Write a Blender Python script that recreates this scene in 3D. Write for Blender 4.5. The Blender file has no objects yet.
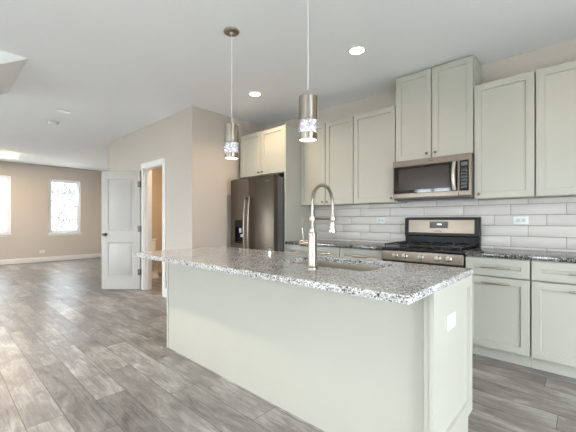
import bpy, bmesh, math, random
from mathutils import Vector, Matrix

random.seed(7)
R = math.radians
C = bpy.context.scene.collection
scene = bpy.context.scene

# ------------------------------------------------------------------ camera
FPX, YAW, V0, CAMH = 326.413, 42.5464, 220.6416, 1.1668
cam = bpy.data.cameras.new('camera')
cam.sensor_fit = 'HORIZONTAL'
cam.sensor_width = 36.0
cam.lens = 36.0 * FPX / 576.0
cam.shift_y = (V0 - 216.0) / 576.0
cam.clip_start = 0.02
cam_o = bpy.data.objects.new('camera', cam)
cam_o.location = (0, 0, CAMH)
cam_o.rotation_euler = (R(90), 0, R(YAW))
C.objects.link(cam_o)
scene.camera = cam_o

# ------------------------------------------------------------------ world, exposure
w = bpy.data.worlds.new('overcast_sky')
scene.world = w
w.use_nodes = True
bg = w.node_tree.nodes['Background']
bg.inputs['Color'].default_value = (0.85, 0.93, 1.0, 1)
bg.inputs['Strength'].default_value = 13.0
scene.view_settings.view_transform = 'Standard'
scene.view_settings.look = 'None'
scene.view_settings.gamma = 1.0
scene.view_settings.use_curve_mapping = False
scene.cycles.denoising_prefilter = 'NONE'
scene.view_settings.exposure = 0.49


def area(name, loc, rot, sx, sy, power, color, portal=False, spread=180):
    l = bpy.data.lights.new(name, 'AREA')
    l.shape = 'RECTANGLE'
    l.size, l.size_y = sx, sy
    l.energy = power
    l.color = color
    l.spread = R(spread)
    if portal:
        l.cycles.is_portal = True
    o = bpy.data.objects.new(name, l)
    o.location = loc
    o.rotation_euler = rot
    C.objects.link(o)
    return o


DAY = (0.80, 0.92, 1.0)
# the two far windows: sky portals
area('far_window_daylight', (-11.55, 2.66, 1.59), (R(90), 0, R(-90)), 0.78, 1.54, 0, DAY, True)
area('far_window_daylight', (-11.55, 1.03, 1.59), (R(90), 0, R(-90)), 0.78, 1.54, 0, DAY, True)
# daylight through the glazed doors in the right-hand wall
area('patio_daylight', (2.58, 0.6, 1.05), (R(90), 0, R(90)), 2.8, 2.1, 0, DAY, True)
area('front_fill_daylight', (1.3, -2.58, 1.08), (R(90), 0, 0), 0.8, 2.05, 0, DAY, True)  # sky portals at the added front-wall openings
area('front_fill_daylight', (-0.8, -2.58, 1.4), (R(90), 0, 0), 1.0, 1.9, 0, DAY, True)
area('front_fill_daylight', (-3.1, -2.58, 1.08), (R(90), 0, 0), 1.0, 2.05, 0, DAY, True)
area('front_fill_daylight', (-6.5, -2.58, 1.4), (R(90), 0, 0), 2.2, 1.9, 0, DAY, True)

# ------------------------------------------------------------------ materials


def new_mat(name):
    m = bpy.data.materials.new(name)
    m.use_nodes = True
    nt = m.node_tree
    return m, nt, nt.nodes, nt.links, nt.nodes['Principled BSDF']


def paint(name, col, rough=0.5, metal=0.0, var=0.03, scale=6.0, bump=0.0, bscale=120.0, spec=0.5, coat=0.0, stretch=None):
    m, nt, N, L, p = new_mat(name)
    tc = N.new('ShaderNodeTexCoord')
    vec = tc.outputs['Object']
    if stretch:
        mp = N.new('ShaderNodeMapping')
        mp.inputs['Scale'].default_value = stretch
        L.new(vec, mp.inputs['Vector'])
        vec = mp.outputs['Vector']
    n = N.new('ShaderNodeTexNoise')
    n.inputs['Scale'].default_value = scale
    n.inputs['Detail'].default_value = 3
    L.new(vec, n.inputs['Vector'])
    r = N.new('ShaderNodeValToRGB')
    r.color_ramp.elements[0].position = 0.3
    r.color_ramp.elements[1].position = 0.7
    r.color_ramp.elements[0].color = tuple(c * (1 - var) for c in col) + (1,)
    r.color_ramp.elements[1].color = tuple(min(1, c * (1 + var)) for c in col) + (1,)
    L.new(n.outputs['Fac'], r.inputs['Fac'])
    L.new(r.outputs['Color'], p.inputs['Base Color'])
    p.inputs['Roughness'].default_value = rough
    p.inputs['Metallic'].default_value = metal
    p.inputs['Specular IOR Level'].default_value = spec
    p.inputs['Coat Weight'].default_value = coat
    if bump:
        b = N.new('ShaderNodeTexNoise')
        b.inputs['Scale'].default_value = bscale
        L.new(vec, b.inputs['Vector'])
        bm_ = N.new('ShaderNodeBump')
        bm_.inputs['Strength'].default_value = bump
        bm_.inputs['Distance'].default_value = 0.002
        L.new(b.outputs['Fac'], bm_.inputs['Height'])
        L.new(bm_.outputs['Normal'], p.inputs['Normal'])
    return m


def glow(name, col, strength):
    m, nt, N, L, p = new_mat(name)
    p.inputs['Base Color'].default_value = (0.9, 0.9, 0.9, 1)
    p.inputs['Emission Color'].default_value = tuple(col) + (1,)
    p.inputs['Emission Strength'].default_value = strength
    return m


def math_node(N, L, op, a, b=None):
    n = N.new('ShaderNodeMath')
    n.operation = op
    for i, v in enumerate((a, b)):
        if v is None:
            continue
        if isinstance(v, (int, float)):
            n.inputs[i].default_value = v
        else:
            L.new(v, n.inputs[i])
    return n.outputs[0]


def floor_material():
    m, nt, N, L, p = new_mat('grey_vinyl_planks')
    geo = N.new('ShaderNodeNewGeometry')
    sep = N.new('ShaderNodeSeparateXYZ')
    L.new(geo.outputs['Position'], sep.inputs[0])
    PW, PL = 0.182, 1.22
    ys = math_node(N, L, 'DIVIDE', math_node(N, L, 'ADD', sep.outputs['Y'], 20.03), PW)
    row = math_node(N, L, 'FLOOR', ys)
    fy = math_node(N, L, 'FRACT', ys)
    wn = N.new('ShaderNodeTexWhiteNoise')
    wn.noise_dimensions = '1D'
    L.new(row, wn.inputs['W'])
    xs = math_node(N, L, 'ADD', math_node(N, L, 'DIVIDE', math_node(N, L, 'ADD', sep.outputs['X'], 40.0), PL), wn.outputs['Value'])
    colm = math_node(N, L, 'FLOOR', xs)
    fx = math_node(N, L, 'FRACT', xs)
    cmb = N.new('ShaderNodeCombineXYZ')
    L.new(row, cmb.inputs[0])
    L.new(colm, cmb.inputs[1])
    wp = N.new('ShaderNodeTexWhiteNoise')
    wp.noise_dimensions = '3D'
    L.new(cmb.outputs[0], wp.inputs['Vector'])
    # grain stretched along the plank, a different piece on each plank
    off = N.new('ShaderNodeVectorMath')
    off.operation = 'MULTIPLY_ADD'
    L.new(wp.outputs['Color'], off.inputs[0])
    off.inputs[1].default_value = (37, 37, 37)
    L.new(geo.outputs['Position'], off.inputs[2])

    def grain(scale, detail, sx, rough=0.6, dist=0.0):
        mp = N.new('ShaderNodeMapping')
        mp.inputs['Scale'].default_value = (sx, 1, 1)
        L.new(off.outputs[0], mp.inputs['Vector'])
        g = N.new('ShaderNodeTexNoise')
        g.inputs['Scale'].default_value = scale
        g.inputs['Detail'].default_value = detail
        g.inputs['Roughness'].default_value = rough
        g.inputs['Distortion'].default_value = dist
        L.new(mp.outputs['Vector'], g.inputs['Vector'])
        return g.outputs['Fac']
    g1 = grain(13.0, 7, 0.30, 0.68, 1.2)
    g2 = grain(85.0, 5, 0.05, 0.7)
    g3 = grain(3.2, 3, 0.45, 0.5, 1.0)
    v = math_node(N, L, 'MULTIPLY', g1, 0.75)
    v = math_node(N, L, 'ADD', v, math_node(N, L, 'MULTIPLY', g2, 0.50))
    v = math_node(N, L, 'ADD', v, math_node(N, L, 'MULTIPLY', g3, 0.60))
    v = math_node(N, L, 'ADD', v, math_node(N, L, 'MULTIPLY', wp.outputs['Value'], 0.19))
    v = math_node(N, L, 'SUBTRACT', v, 0.53)
    ramp = N.new('ShaderNodeValToRGB')
    e = ramp.color_ramp.elements
    e[0].position = 0.22
    e[0].color = (0.085, 0.076, 0.069, 1)
    e[1].position = 0.78
    e[1].color = (0.44, 0.42, 0.402, 1)
    for pos, c in ((0.38, (0.165, 0.151, 0.139, 1)), (0.52, (0.225, 0.210, 0.196, 1)), (0.64, (0.32, 0.302, 0.286, 1))):
        x = e.new(pos)
        x.color = c
    L.new(v, ramp.inputs['Fac'])
    # seams
    dy = math_node(N, L, 'MULTIPLY', math_node(N, L, 'MINIMUM', fy, math_node(N, L, 'SUBTRACT', 1.0, fy)), PW)
    dx = math_node(N, L, 'MULTIPLY', math_node(N, L, 'MINIMUM', fx, math_node(N, L, 'SUBTRACT', 1.0, fx)), PL)
    d = math_node(N, L, 'MINIMUM', dx, dy)
    seam = math_node(N, L, 'LESS_THAN', d, 0.0020)
    mix = N.new('ShaderNodeMix')
    mix.data_type = 'RGBA'
    L.new(math_node(N, L, 'MULTIPLY', seam, 0.9), mix.inputs['Factor'])
    L.new(ramp.outputs['Color'], mix.inputs['A'])
    mix.inputs['B'].default_value = (0.06, 0.05, 0.045, 1)
    L.new(mix.outputs['Result'], p.inputs['Base Color'])
    rr = math_node(N, L, 'ADD', math_node(N, L, 'MULTIPLY', g1, 0.16), 0.27)
    L.new(rr, p.inputs['Roughness'])
    p.inputs['Specular IOR Level'].default_value = 0.5
    bmp = N.new('ShaderNodeBump')
    bmp.inputs['Strength'].default_value = 0.22
    bmp.inputs['Distance'].default_value = 0.003
    h = math_node(N, L, 'SUBTRACT', math_node(N, L, 'ADD', g2, g3), math_node(N, L, 'MULTIPLY', seam, 0.5))
    L.new(h, bmp.inputs['Height'])
    L.new(bmp.outputs['Normal'], p.inputs['Normal'])
    return m


def granite_material(name, shift):
    m, nt, N, L, p = new_mat(name)
    tc = N.new('ShaderNodeTexCoord')
    nz = N.new('ShaderNodeTexNoise')
    nz.inputs['Scale'].default_value = 60
    nz.inputs['Detail'].default_value = 3
    L.new(tc.outputs['Object'], nz.inputs['Vector'])
    wv = N.new('ShaderNodeVectorMath')
    wv.operation = 'MULTIPLY_ADD'
    L.new(nz.outputs['Color'], wv.inputs[0])
    wv.inputs[1].default_value = (0.02, 0.02, 0.02)
    L.new(tc.outputs['Object'], wv.inputs[2])

    def vor(scale):
        v = N.new('ShaderNodeTexVoronoi')
        v.inputs['Scale'].default_value = scale
        L.new(wv.outputs[0], v.inputs['Vector'])
        s = N.new('ShaderNodeSeparateColor')
        L.new(v.outputs['Color'], s.inputs[0])
        return s.outputs[0], s.outputs[1]
    a, a2 = vor(165)
    b, b2 = vor(310)
    big = N.new('ShaderNodeTexNoise')
    big.inputs['Scale'].default_value = 16
    big.inputs['Detail'].default_value = 2
    L.new(tc.outputs['Object'], big.inputs['Vector'])
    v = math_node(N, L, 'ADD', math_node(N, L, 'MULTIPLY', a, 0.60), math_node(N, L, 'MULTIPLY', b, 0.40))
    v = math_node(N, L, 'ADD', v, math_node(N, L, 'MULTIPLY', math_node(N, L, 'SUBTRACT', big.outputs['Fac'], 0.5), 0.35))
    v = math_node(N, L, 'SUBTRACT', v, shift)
    r = N.new('ShaderNodeValToRGB')
    r.color_ramp.interpolation = 'CONSTANT'
    e = r.color_ramp.elements
    e[0].position = 0.0
    e[0].color = (0.018, 0.015, 0.014, 1)
    e[1].position = 0.22
    e[1].color = (0.09, 0.083, 0.078, 1)
    for pos, c in ((0.32, (0.27, 0.265, 0.26, 1)), (0.42, (0.42, 0.415, 0.41, 1)), (0.56, (0.60, 0.595, 0.585, 1)), (0.74, (0.36, 0.355, 0.355, 1)), (0.82, (0.72, 0.715, 0.70, 1))):
        x = e.new(pos)
        x.color = c
    L.new(v, r.inputs['Fac'])
    L.new(r.outputs['Color'], p.inputs['Base Color'])
    p.inputs['Roughness'].default_value = 0.13
    p.inputs['Specular IOR Level'].default_value = 0.95
    return m


def glass_material(name, tint, gloss):
    m, nt, N, L, p = new_mat(name)
    out = N['Material Output']
    t = N.new('ShaderNodeBsdfTransparent')
    t.inputs['Color'].default_value = tint
    g = N.new('ShaderNodeBsdfGlossy')
    g.inputs['Roughness'].default_value = 0.02
    mx = N.new('ShaderNodeMixShader')
    mx.inputs[0].default_value = gloss
    L.new(t.outputs[0], mx.inputs[1])
    L.new(g.outputs[0], mx.inputs[2])
    L.new(mx.outputs[0], out.inputs['Surface'])
    return m


def crystal_material():
    m, nt, N, L, p = new_mat('lit_crystal')
    tc = N.new('ShaderNodeTexCoord')
    v = N.new('ShaderNodeTexVoronoi')
    v.inputs['Scale'].default_value = 75
    L.new(tc.outputs['Object'], v.inputs['Vector'])
    s = N.new('ShaderNodeSeparateColor')
    L.new(v.outputs['Color'], s.inputs[0])
    r = N.new('ShaderNodeValToRGB')
    e = r.color_ramp.elements
    e[0].position = 0.15
    e[0].color = (0.07, 0.06, 0.075, 1)
    e[1].position = 0.8
    e[1].color = (1.0, 0.98, 0.98, 1)
    L.new(s.outputs[0], r.inputs['Fac'])
    L.new(r.outputs['Color'], p.inputs['Emission Color'])
    p.inputs['Emission Strength'].default_value = 0.6
    p.inputs['Base Color'].default_value = (0.55, 0.53, 0.6, 1)
    p.inputs['Roughness'].default_value = 0.1
    return m


M = {}
M['wall'] = paint('greige_wall_paint', (0.56, 0.50, 0.44), 0.6, var=0.012, scale=1.5, bump=0.06, bscale=220, spec=0.3)
M['ceiling'] = paint('white_ceiling_paint', (0.88, 0.885, 0.89), 0.75, var=0.01, scale=1.2, bump=0.05, bscale=180, spec=0.2)
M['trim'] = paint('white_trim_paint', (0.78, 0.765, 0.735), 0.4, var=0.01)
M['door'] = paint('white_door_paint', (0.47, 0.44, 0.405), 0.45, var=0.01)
M['cab'] = paint('sage_grey_cabinet_paint', (0.435, 0.422, 0.364), 0.42, var=0.012, scale=3)
M['granite'] = granite_material('speckled_granite', 0.0)
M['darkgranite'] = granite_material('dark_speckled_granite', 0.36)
M['floor'] = floor_material()
M['steel'] = paint('brushed_stainless', (0.25, 0.205, 0.165), 0.30, 1.0, var=0.015, scale=5, stretch=(0.5, 2, 4))
M['darksteel'] = paint('dark_stainless', (0.13, 0.103, 0.082), 0.36, 1.0, var=0.015, scale=5, stretch=(3, 2, 0.5))
M['nickel'] = paint('brushed_nickel', (0.56, 0.51, 0.45), 0.30, 1.0, var=0.015, scale=8)
M['pendsteel'] = paint('satin_nickel_shade', (0.38, 0.335, 0.285), 0.30, 1.0, var=0.02, scale=20)
_nt = M['pendsteel'].node_tree
_tn = _nt.nodes.new('ShaderNodeTangent')
_tn.direction_type = 'RADIAL'
_tn.axis = 'Z'
_p = _nt.nodes['Principled BSDF']
_nt.links.new(_tn.outputs[0], _p.inputs['Tangent'])
_p.inputs['Anisotropic'].default_value = 0.92
_p.inputs['Anisotropic Rotation'].default_value = 0.25
M['pull'] = paint('warm_nickel_pull', (0.36, 0.325, 0.285), 0.33, 1.0, var=0.015, scale=8)
M['tap'] = paint('warm_brushed_nickel', (0.34, 0.295, 0.25), 0.30, 1.0, var=0.015, scale=8)
M['sinksteel'] = paint('satin_sink_steel', (0.40, 0.34, 0.28), 0.33, 1.0, var=0.015, scale=8)
M['chrome'] = paint('polished_chrome', (0.55, 0.55, 0.55), 0.14, 1.0, var=0.01)
M['bronze'] = paint('dark_bronze', (0.10, 0.085, 0.07), 0.35, 1.0, var=0.05)
M['pewter'] = paint('pewter_metal', (0.17, 0.14, 0.11), 0.35, 1.0, var=0.05)
M['black'] = paint('black_enamel', (0.010, 0.010, 0.010), 0.30, var=0.1, spec=0.25)
M['iron'] = paint('cast_iron', (0.018, 0.018, 0.018), 0.55, var=0.15, bump=0.2, bscale=200)
M['blackglass'] = paint('black_glass', (0.02, 0.018, 0.016), 0.06, var=0.02, spec=0.7)
M['greyplastic'] = paint('dark_grey_casing', (0.11, 0.105, 0.10), 0.45, var=0.04)
M['ovenwindow'] = paint('smoked_window', (0.05, 0.041, 0.034), 0.2, var=0.03, spec=0.3)
M['whiteplastic'] = paint('white_plastic', (0.80, 0.80, 0.78), 0.35, var=0.01)
M['socket'] = paint('socket_face', (0.62, 0.62, 0.60), 0.4, var=0.01)
M['porcelain'] = paint('white_porcelain', (0.82, 0.80, 0.77), 0.12, var=0.01)
M['tile'] = paint('white_glazed_tile', (0.61, 0.563, 0.522), 0.30, var=0.02, scale=2.5)
M['grout'] = paint('grey_grout', (0.20, 0.19, 0.18), 0.85, var=0.05, scale=40)
M['frame'] = paint('white_vinyl_frame', (0.80, 0.82, 0.84), 0.35, var=0.01)
M['pane'] = glass_material('window_glass', (0.97, 0.98, 0.98, 1), 0.06)
M['crystal'] = crystal_material()
M['crystalchip'] = glass_material('crystal_chip', (0.95, 0.94, 0.96, 1), 0.35)
M['lamplens'] = glow('lit_lamp_lens', (1.0, 0.86, 0.68), 9.0)
M['lampdiff'] = glow('lit_lamp_diffuser', (1.0, 0.93, 0.84), 5.0)
M['drum'] = glow('lit_drum_diffuser', (1.0, 0.86, 0.68), 4.0)
M['digits'] = glow('blue_white_digits', (0.55, 0.8, 1.0), 2.2)
M['bath'] = paint('warm_lit_bathroom_wall', (0.60, 0.49, 0.37), 0.6, var=0.012, scale=1.5)  # tan carries the warm lamplight on the bathroom walls
M['bark'] = paint('grey_bark', (0.15, 0.145, 0.14), 0.9, var=0.25, scale=12)
M['earth'] = paint('winter_ground', (0.50, 0.49, 0.46), 0.95, var=0.2, scale=2)
M['key'] = paint('keypad_buttons', (0.07, 0.07, 0.075), 0.3, var=0.05)

# ------------------------------------------------------------------ mesh helpers


class MB:
    def __init__(self):
        self.bm = bmesh.new()

    def box(self, x0, x1, y0, y1, z0, z1, bev=0.0):
        t = bmesh.new()
        vs = [t.verts.new((x, y, z)) for x in (x0, x1) for y in (y0, y1) for z in (z0, z1)]
        for f in ((0, 1, 3, 2), (4, 6, 7, 5), (0, 4, 5, 1), (2, 3, 7, 6), (0, 2, 6, 4), (1, 5, 7, 3)):
            t.faces.new([vs[i] for i in f])
        bmesh.ops.recalc_face_normals(t, faces=t.faces)
        if bev:
            bmesh.ops.bevel(t, geom=list(t.edges), offset=bev, segments=2, profile=0.5, affect='EDGES')
        self.merge(t)
        return self

    def merge(self, t, mtx=None):
        me = bpy.data.meshes.new('tmp')
        t.to_mesh(me)
        t.free()
        if mtx is not None:
            me.transform(mtx)
        self.bm.from_mesh(me)
        bpy.data.meshes.remove(me)

    def lathe(self, prof, loc=(0, 0, 0), rot=None, seg=24, sx=1.0, sy=1.0):
        """prof: (radius, z) from bottom to top; closed where radius is 0."""
        t = bmesh.new()
        rings = []
        for r, z in prof:
            if r <= 1e-6:
                rings.append([t.verts.new((0, 0, z))])
            else:
                rings.append([t.verts.new((r * sx * math.cos(2 * math.pi * k / seg), r * sy * math.sin(2 * math.pi * k / seg), z)) for k in range(seg)])
        for a, b in zip(rings[:-1], rings[1:]):
            for k in range(seg):
                k2 = (k + 1) % seg
                if len(a) == 1 and len(b) == 1:
                    continue
                if len(a) == 1:
                    t.faces.new([a[0], b[k2], b[k]])
                elif len(b) == 1:
                    t.faces.new([a[k], a[k2], b[0]])
                else:
                    t.faces.new([a[k], a[k2], b[k2], b[k]])
        bmesh.ops.recalc_face_normals(t, faces=t.faces)
        m = Matrix.Translation(loc)
        if rot is not None:
            m = m @ rot
        self.merge(t, m)
        return self

    def cyl(self, p0, p1, r, seg=20, r1=None):
        p0, p1 = Vector(p0), Vector(p1)
        d = p1 - p0
        q = d.to_track_quat('Z', 'Y').to_matrix().to_4x4()
        r1 = r if r1 is None else r1
        self.lathe([(0, 0), (r, 0), (r1, d.length), (0, d.length)], p0, q, seg)
        return self

    def tube(self, pts, r, seg=10, radii=None):
        pts = [Vector(p) for p in pts]
        t = bmesh.new()
        rings = []
        up = Vector((0.123, 0.456, 0.881)).normalized()
        n = len(pts)
        prev = None
        for i, p in enumerate(pts):
            d = (pts[min(i + 1, n - 1)] - pts[max(i - 1, 0)]).normalized()
            if prev is None:
                a = d.cross(up).normalized()
            else:
                a = (prev - d * prev.dot(d)).normalized()
            prev = a
            b = d.cross(a)
            rr = radii[i] if radii else r
            rings.append([t.verts.new(p + (a * math.cos(2 * math.pi * k / seg) + b * math.sin(2 * math.pi * k / seg)) * rr) for k in range(seg)])
        for a, b in zip(rings[:-1], rings[1:]):
            for k in range(seg):
                t.faces.new([a[k], a[(k + 1) % seg], b[(k + 1) % seg], b[k]])
        t.faces.new(list(reversed(rings[0])))
        t.faces.new(rings[-1])
        bmesh.ops.recalc_face_normals(t, faces=t.faces)
        self.merge(t)
        return self

    def poly(self, pts, vec):
        """closed planar polygon extruded by vec"""
        t = bmesh.new()
        a = [t.verts.new(p) for p in pts]
        b = [t.verts.new(Vector(p) + Vector(vec)) for p in pts]
        n = len(pts)
        t.faces.new(a)
        t.faces.new(list(reversed(b)))
        for k in range(n):
            t.faces.new([a[k], b[k], b[(k + 1) % n], a[(k + 1) % n]])
        bmesh.ops.recalc_face_normals(t, faces=t.faces)
        self.merge(t)
        return self

    def panel(self, w, h, th, recs, fmap, cham=0.003, depth=0.009):
        """slab w x h x th with recessed rectangles recs=(u0,u1,v0,v1) stacked in one column; fmap maps (u,v,d) to the world"""
        t = bmesh.new()

        def V(u, v, d):
            return t.verts.new(fmap(u, v, d))

        def quad(a, b, c, d):
            t.faces.new([a, b, c, d])
        us = sorted({0, w} | {r[0] for r in recs} | {r[1] for r in recs})
        vs = sorted({0, h} | {r[2] for r in recs} | {r[3] for r in recs})
        grid = {(u, v): V(u, v, th) for u in us for v in vs}
        for i in range(len(us) - 1):
            for j in range(len(vs) - 1):
                u0, u1, v0, v1 = us[i], us[i + 1], vs[j], vs[j + 1]
                if any(r[0] <= u0 and u1 <= r[1] and r[2] <= v0 and v1 <= r[3] for r in recs):
                    continue
                quad(grid[u0, v0], grid[u1, v0], grid[u1, v1], grid[u0, v1])
        for r in recs:
            o = [grid[r[0], r[2]], grid[r[1], r[2]], grid[r[1], r[3]], grid[r[0], r[3]]]
            c = cham
            n = [V(r[0] + c, r[2] + c, th - depth), V(r[1] - c, r[2] + c, th - depth), V(r[1] - c, r[3] - c, th - depth), V(r[0] + c, r[3] - c, th - depth)]
            for k in range(4):
                quad(o[k], o[(k + 1) % 4], n[(k + 1) % 4], n[k])
            quad(*n)
        b00, b10, b11, b01 = V(0, 0, 0), V(w, 0, 0), V(w, h, 0), V(0, h, 0)
        quad(b01, b11, b10, b00)
        bot = [grid[u, 0] for u in us]
        top = [grid[u, h] for u in us]
        lef = [grid[0, v] for v in vs]
        rig = [grid[w, v] for v in vs]
        t.faces.new([b00, b10] + list(reversed(bot)))
        t.faces.new([b11, b01] + top)
        t.faces.new([b01, b00] + lef)
        t.faces.new([b10, b11] + list(reversed(rig)))
        bmesh.ops.recalc_face_normals(t, faces=t.faces)
        self.merge(t)
        return self

    def build(self, name, mat, parent=None, bevel=0.0, smooth=35, local=False):
        me = bpy.data.meshes.new(name)
        self.bm.to_mesh(me)
        self.bm.free()
        if smooth:
            for p in me.polygons:
                p.use_smooth = True
            me.set_sharp_from_angle(angle=R(smooth))
        mats = mat if isinstance(mat, (list, tuple)) else [mat]
        for m in mats:
            me.materials.append(M[m] if isinstance(m, str) else m)
        o = bpy.data.objects.new(name, me)
        C.objects.link(o)
        if parent is not None:
            o.parent = parent
            if not local:
                r = parent
                while r.parent is not None:
                    r = r.parent
                me.transform(Matrix.Translation(-r.location))
        if bevel:
            b = o.modifiers.new('bevel', 'BEVEL')
            b.width = bevel
            b.segments = 2
            b.limit_method = 'ANGLE'
            b.angle_limit = R(40)
        return o


def tag(o, label=None, cat=None, group=None, kind=None):
    if label:
        o['label'] = label
    if cat:
        o['category'] = cat
    if group:
        o['group'] = group
    if kind:
        o['kind'] = kind
    return o


def thing(name, label, cat, loc=(0, 0, 0), group=None, rotz=0.0):
    o = bpy.data.objects.new(name, None)
    o.empty_display_size = 0.1
    C.objects.link(o)
    o.location = loc
    o.rotation_euler = (0, 0, rotz)
    return tag(o, label, cat, group)


def copy_tree(o, parent=None):
    c = o.copy()
    C.objects.link(c)
    if parent is not None:
        c.parent = parent
    for ch in list(o.children):
        copy_tree(ch, c)
    return c


def struct(mb, name, mat, parent=None, **k):
    o = mb.build(name, mat, parent, **k)
    if parent is None:
        o['kind'] = 'structure'
    return o


# ------------------------------------------------------------------ the setting
W = 3.766            # kitchen wall
XF = -11.386         # far wall
XR_ = 2.4            # right wall (outside the frame)
YF_ = -2.4           # front wall (behind the camera)
H = 2.743            # ceiling
DW = 2.41            # wall with the bathroom door
T = 0.12


def wall_x(name, x, thick, y0, y1, holes, mat='wall'):
    """wall standing across X at x..x+thick with holes (y0,y1,z0,z1)"""
    mb = MB()
    ys = sorted({y0, y1} | {h[0] for h in holes} | {h[1] for h in holes})
    for a, b in zip(ys[:-1], ys[1:]):
        hs = [h for h in holes if h[0] <= a and b <= h[1]]
        if hs:
            h = hs[0]
            if h[2] > 0:
                mb.box(min(x, x + thick), max(x, x + thick), a, b, 0, h[2])
            mb.box(min(x, x + thick), max(x, x + thick), a, b, h[3], H)
        else:
            mb.box(min(x, x + thick), max(x, x + thick), a, b, 0, H)
    return struct(mb, name, mat, smooth=0)


def wall_y(name, y, thick, x0, x1, holes, mat='wall'):
    mb = MB()
    xs = sorted({x0, x1} | {h[0] for h in holes} | {h[1] for h in holes})
    lo, hi = min(y, y + thick), max(y, y + thick)
    for a, b in zip(xs[:-1], xs[1:]):
        hs = [h for h in holes if h[0] <= a and b <= h[1]]
        if hs:
            h = hs[0]
            if h[2] > 0:
                mb.box(a, b, lo, hi, 0, h[2])
            mb.box(a, b, lo, hi, h[3], H)
        else:
            mb.box(a, b, lo, hi, 0, H)
    return struct(mb, name, mat, smooth=0)


WIN = [(0.625, 1.425, 0.81, 2.37), (2.262, 3.052, 0.81, 2.37)]
struct(MB().box(XF - 0.15, XR_ + 0.15, YF_ - 0.15, W + 0.15, -0.1, 0), 'floor', 'floor', smooth=0)
struct(MB().box(XF - 0.15, XR_ + 0.15, YF_ - 0.15, W + 0.15, H, H + 0.12), 'ceiling', 'ceiling', smooth=0)
wall_x('wall_far', XF, -0.15, YF_ - 0.15, W + 0.15, WIN)
wall_y('wall_back', W, 0.15, XF, XR_, [])
PAT = (-0.8, 2.0, 0.0, 2.1)
FILL_WIN = [(0.9, 1.7, 0.05, 2.1), (-7.6, -5.4, 0.45, 2.35), (-3.6, -2.6, 0.05, 2.1), (-1.3, -0.3, 0.45, 2.35)]  # unseen front-wall openings, added and sized to let in fill daylight
wall_x('wall_right', XR_, 0.15, YF_ - 0.15, W + 0.15, [PAT])
wall_y('wall_front', YF_, -0.15, XF, XR_, FILL_WIN)
DX0, DX1, DH = -5.51, -4.83, 2.045
XA = -4.0            # wall beside the fridge, faces the kitchen
XB = -7.15           # far side of the bathroom
wall_y('wall_bathroom', DW, T, XB, XA, [(DX0, DX1, 0, DH)])
wall_x('wall_alcove', XA, -T, DW + T, W, [])
wall_x('wall_hallway', XB, T, DW + T, W, [])
# bathroom walls with warm lamplight put into their colour: thin linings on the room side
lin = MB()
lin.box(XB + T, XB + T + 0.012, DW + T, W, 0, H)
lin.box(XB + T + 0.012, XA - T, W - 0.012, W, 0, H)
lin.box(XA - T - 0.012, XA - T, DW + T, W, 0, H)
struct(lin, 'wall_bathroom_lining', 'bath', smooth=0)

# stair soffit hanging from the ceiling at upper left: slopes down towards the front
sof = MB()
y0s, y1s, dz = 0.63, -1.4, 1.25
sof.poly([(-4.0, y0s, H + 0.02), (-4.0, y0s, H - 0.004), (-4.0, y1s, H - dz), (-4.0, y1s, H + 0.02)], (-1.264, 0, 0))
struct(sof, 'ceiling_soffit', 'ceiling', smooth=0)

# baseboards
BBH, BBT = 0.135, 0.016


def bb(name, boxes):
    m = MB()
    for b in boxes:
        m.box(*b, bev=0.004)
    struct(m, name, 'trim')


bb('baseboard_far', [(XF, XF + BBT, YF_, W, 0, BBH)])
bb('baseboard_bathroom', [(XB, DX0 - 0.086, DW - BBT, DW, 0, BBH), (DX1 + 0.086, XA, DW - BBT, DW, 0, BBH)])
bb('baseboard_alcove', [(XA, XA + BBT, DW - BBT, W, 0, BBH)])
bb('baseboard_hallway', [(XB - BBT, XB, DW - BBT, W, 0, BBH)])
bb('baseboard_back', [(XF + BBT, XB - BBT, W - BBT, W, 0, BBH)])
bb('baseboard_front', [(XF + BBT, XR_, YF_, YF_ + BBT, 0, BBH)])
bb('baseboard_right', [(XR_ - BBT, XR_, YF_ + BBT, PAT[0], 0, BBH), (XR_ - BBT, XR_, PAT[1], W, 0, BBH)])

# door casing and jamb
tr = MB()
CW, CT = 0.085, 0.018
tr.box(DX0 - CW, DX0, DW - CT, DW, 0, DH + CW, bev=0.004)
tr.box(DX1, DX1 + CW, DW - CT, DW, 0, DH + CW, bev=0.004)
tr.box(DX0, DX1, DW - CT, DW, DH, DH + CW, bev=0.004)
tr.box(DX0, DX0 + 0.018, DW, DW + T, 0, DH)
tr.box(DX1 - 0.018, DX1, DW, DW + T, 0, DH)
tr.box(DX0 + 0.018, DX1 - 0.018, DW, DW + T, DH - 0.018, DH)
tr.box(DX0 + 0.018, DX0 + 0.03, DW + 0.045, DW + 0.08, 0, DH - 0.018)   # stop
tr.box(DX1 - 0.03, DX1 - 0.018, DW + 0.045, DW + 0.08, 0, DH - 0.018)
tr.box(DX0 - CW, DX0, DW + T, DW + T + CT, 0, DH + CW)
tr.box(DX1, DX1 + CW, DW + T, DW + T + CT, 0, DH + CW)
struct(tr, 'trim_1', 'trim')

# bathroom door standing open into the hall
LEAF = 0.655
ang = math.atan2(1.95 - 2.385, -6.02 + 5.515)
door = thing('door_1', 'white two-panel door standing open beside the bathroom doorway', 'door', (DX0 - 0.060, DW - 0.035, 0.0), rotz=ang)
door['kind'] = 'structure'


def dmap(u, v, d):
    return (u, d - 0.0175, v)


dm = MB()
dm.panel(LEAF, 1.995, 0.0175, [(0.105, LEAF - 0.105, 0.20, 0.79), (0.105, LEAF - 0.105, 0.99, 1.86)], lambda u, v, d: (u, d, v + 0.01), cham=0.012, depth=0.010)
dm.panel(LEAF, 1.995, 0.0175, [(0.105, LEAF - 0.105, 0.20, 0.79), (0.105, LEAF - 0.105, 0.99, 1.86)], lambda u, v, d: (LEAF - u, -d, v + 0.01), cham=0.012, depth=0.010)
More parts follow.
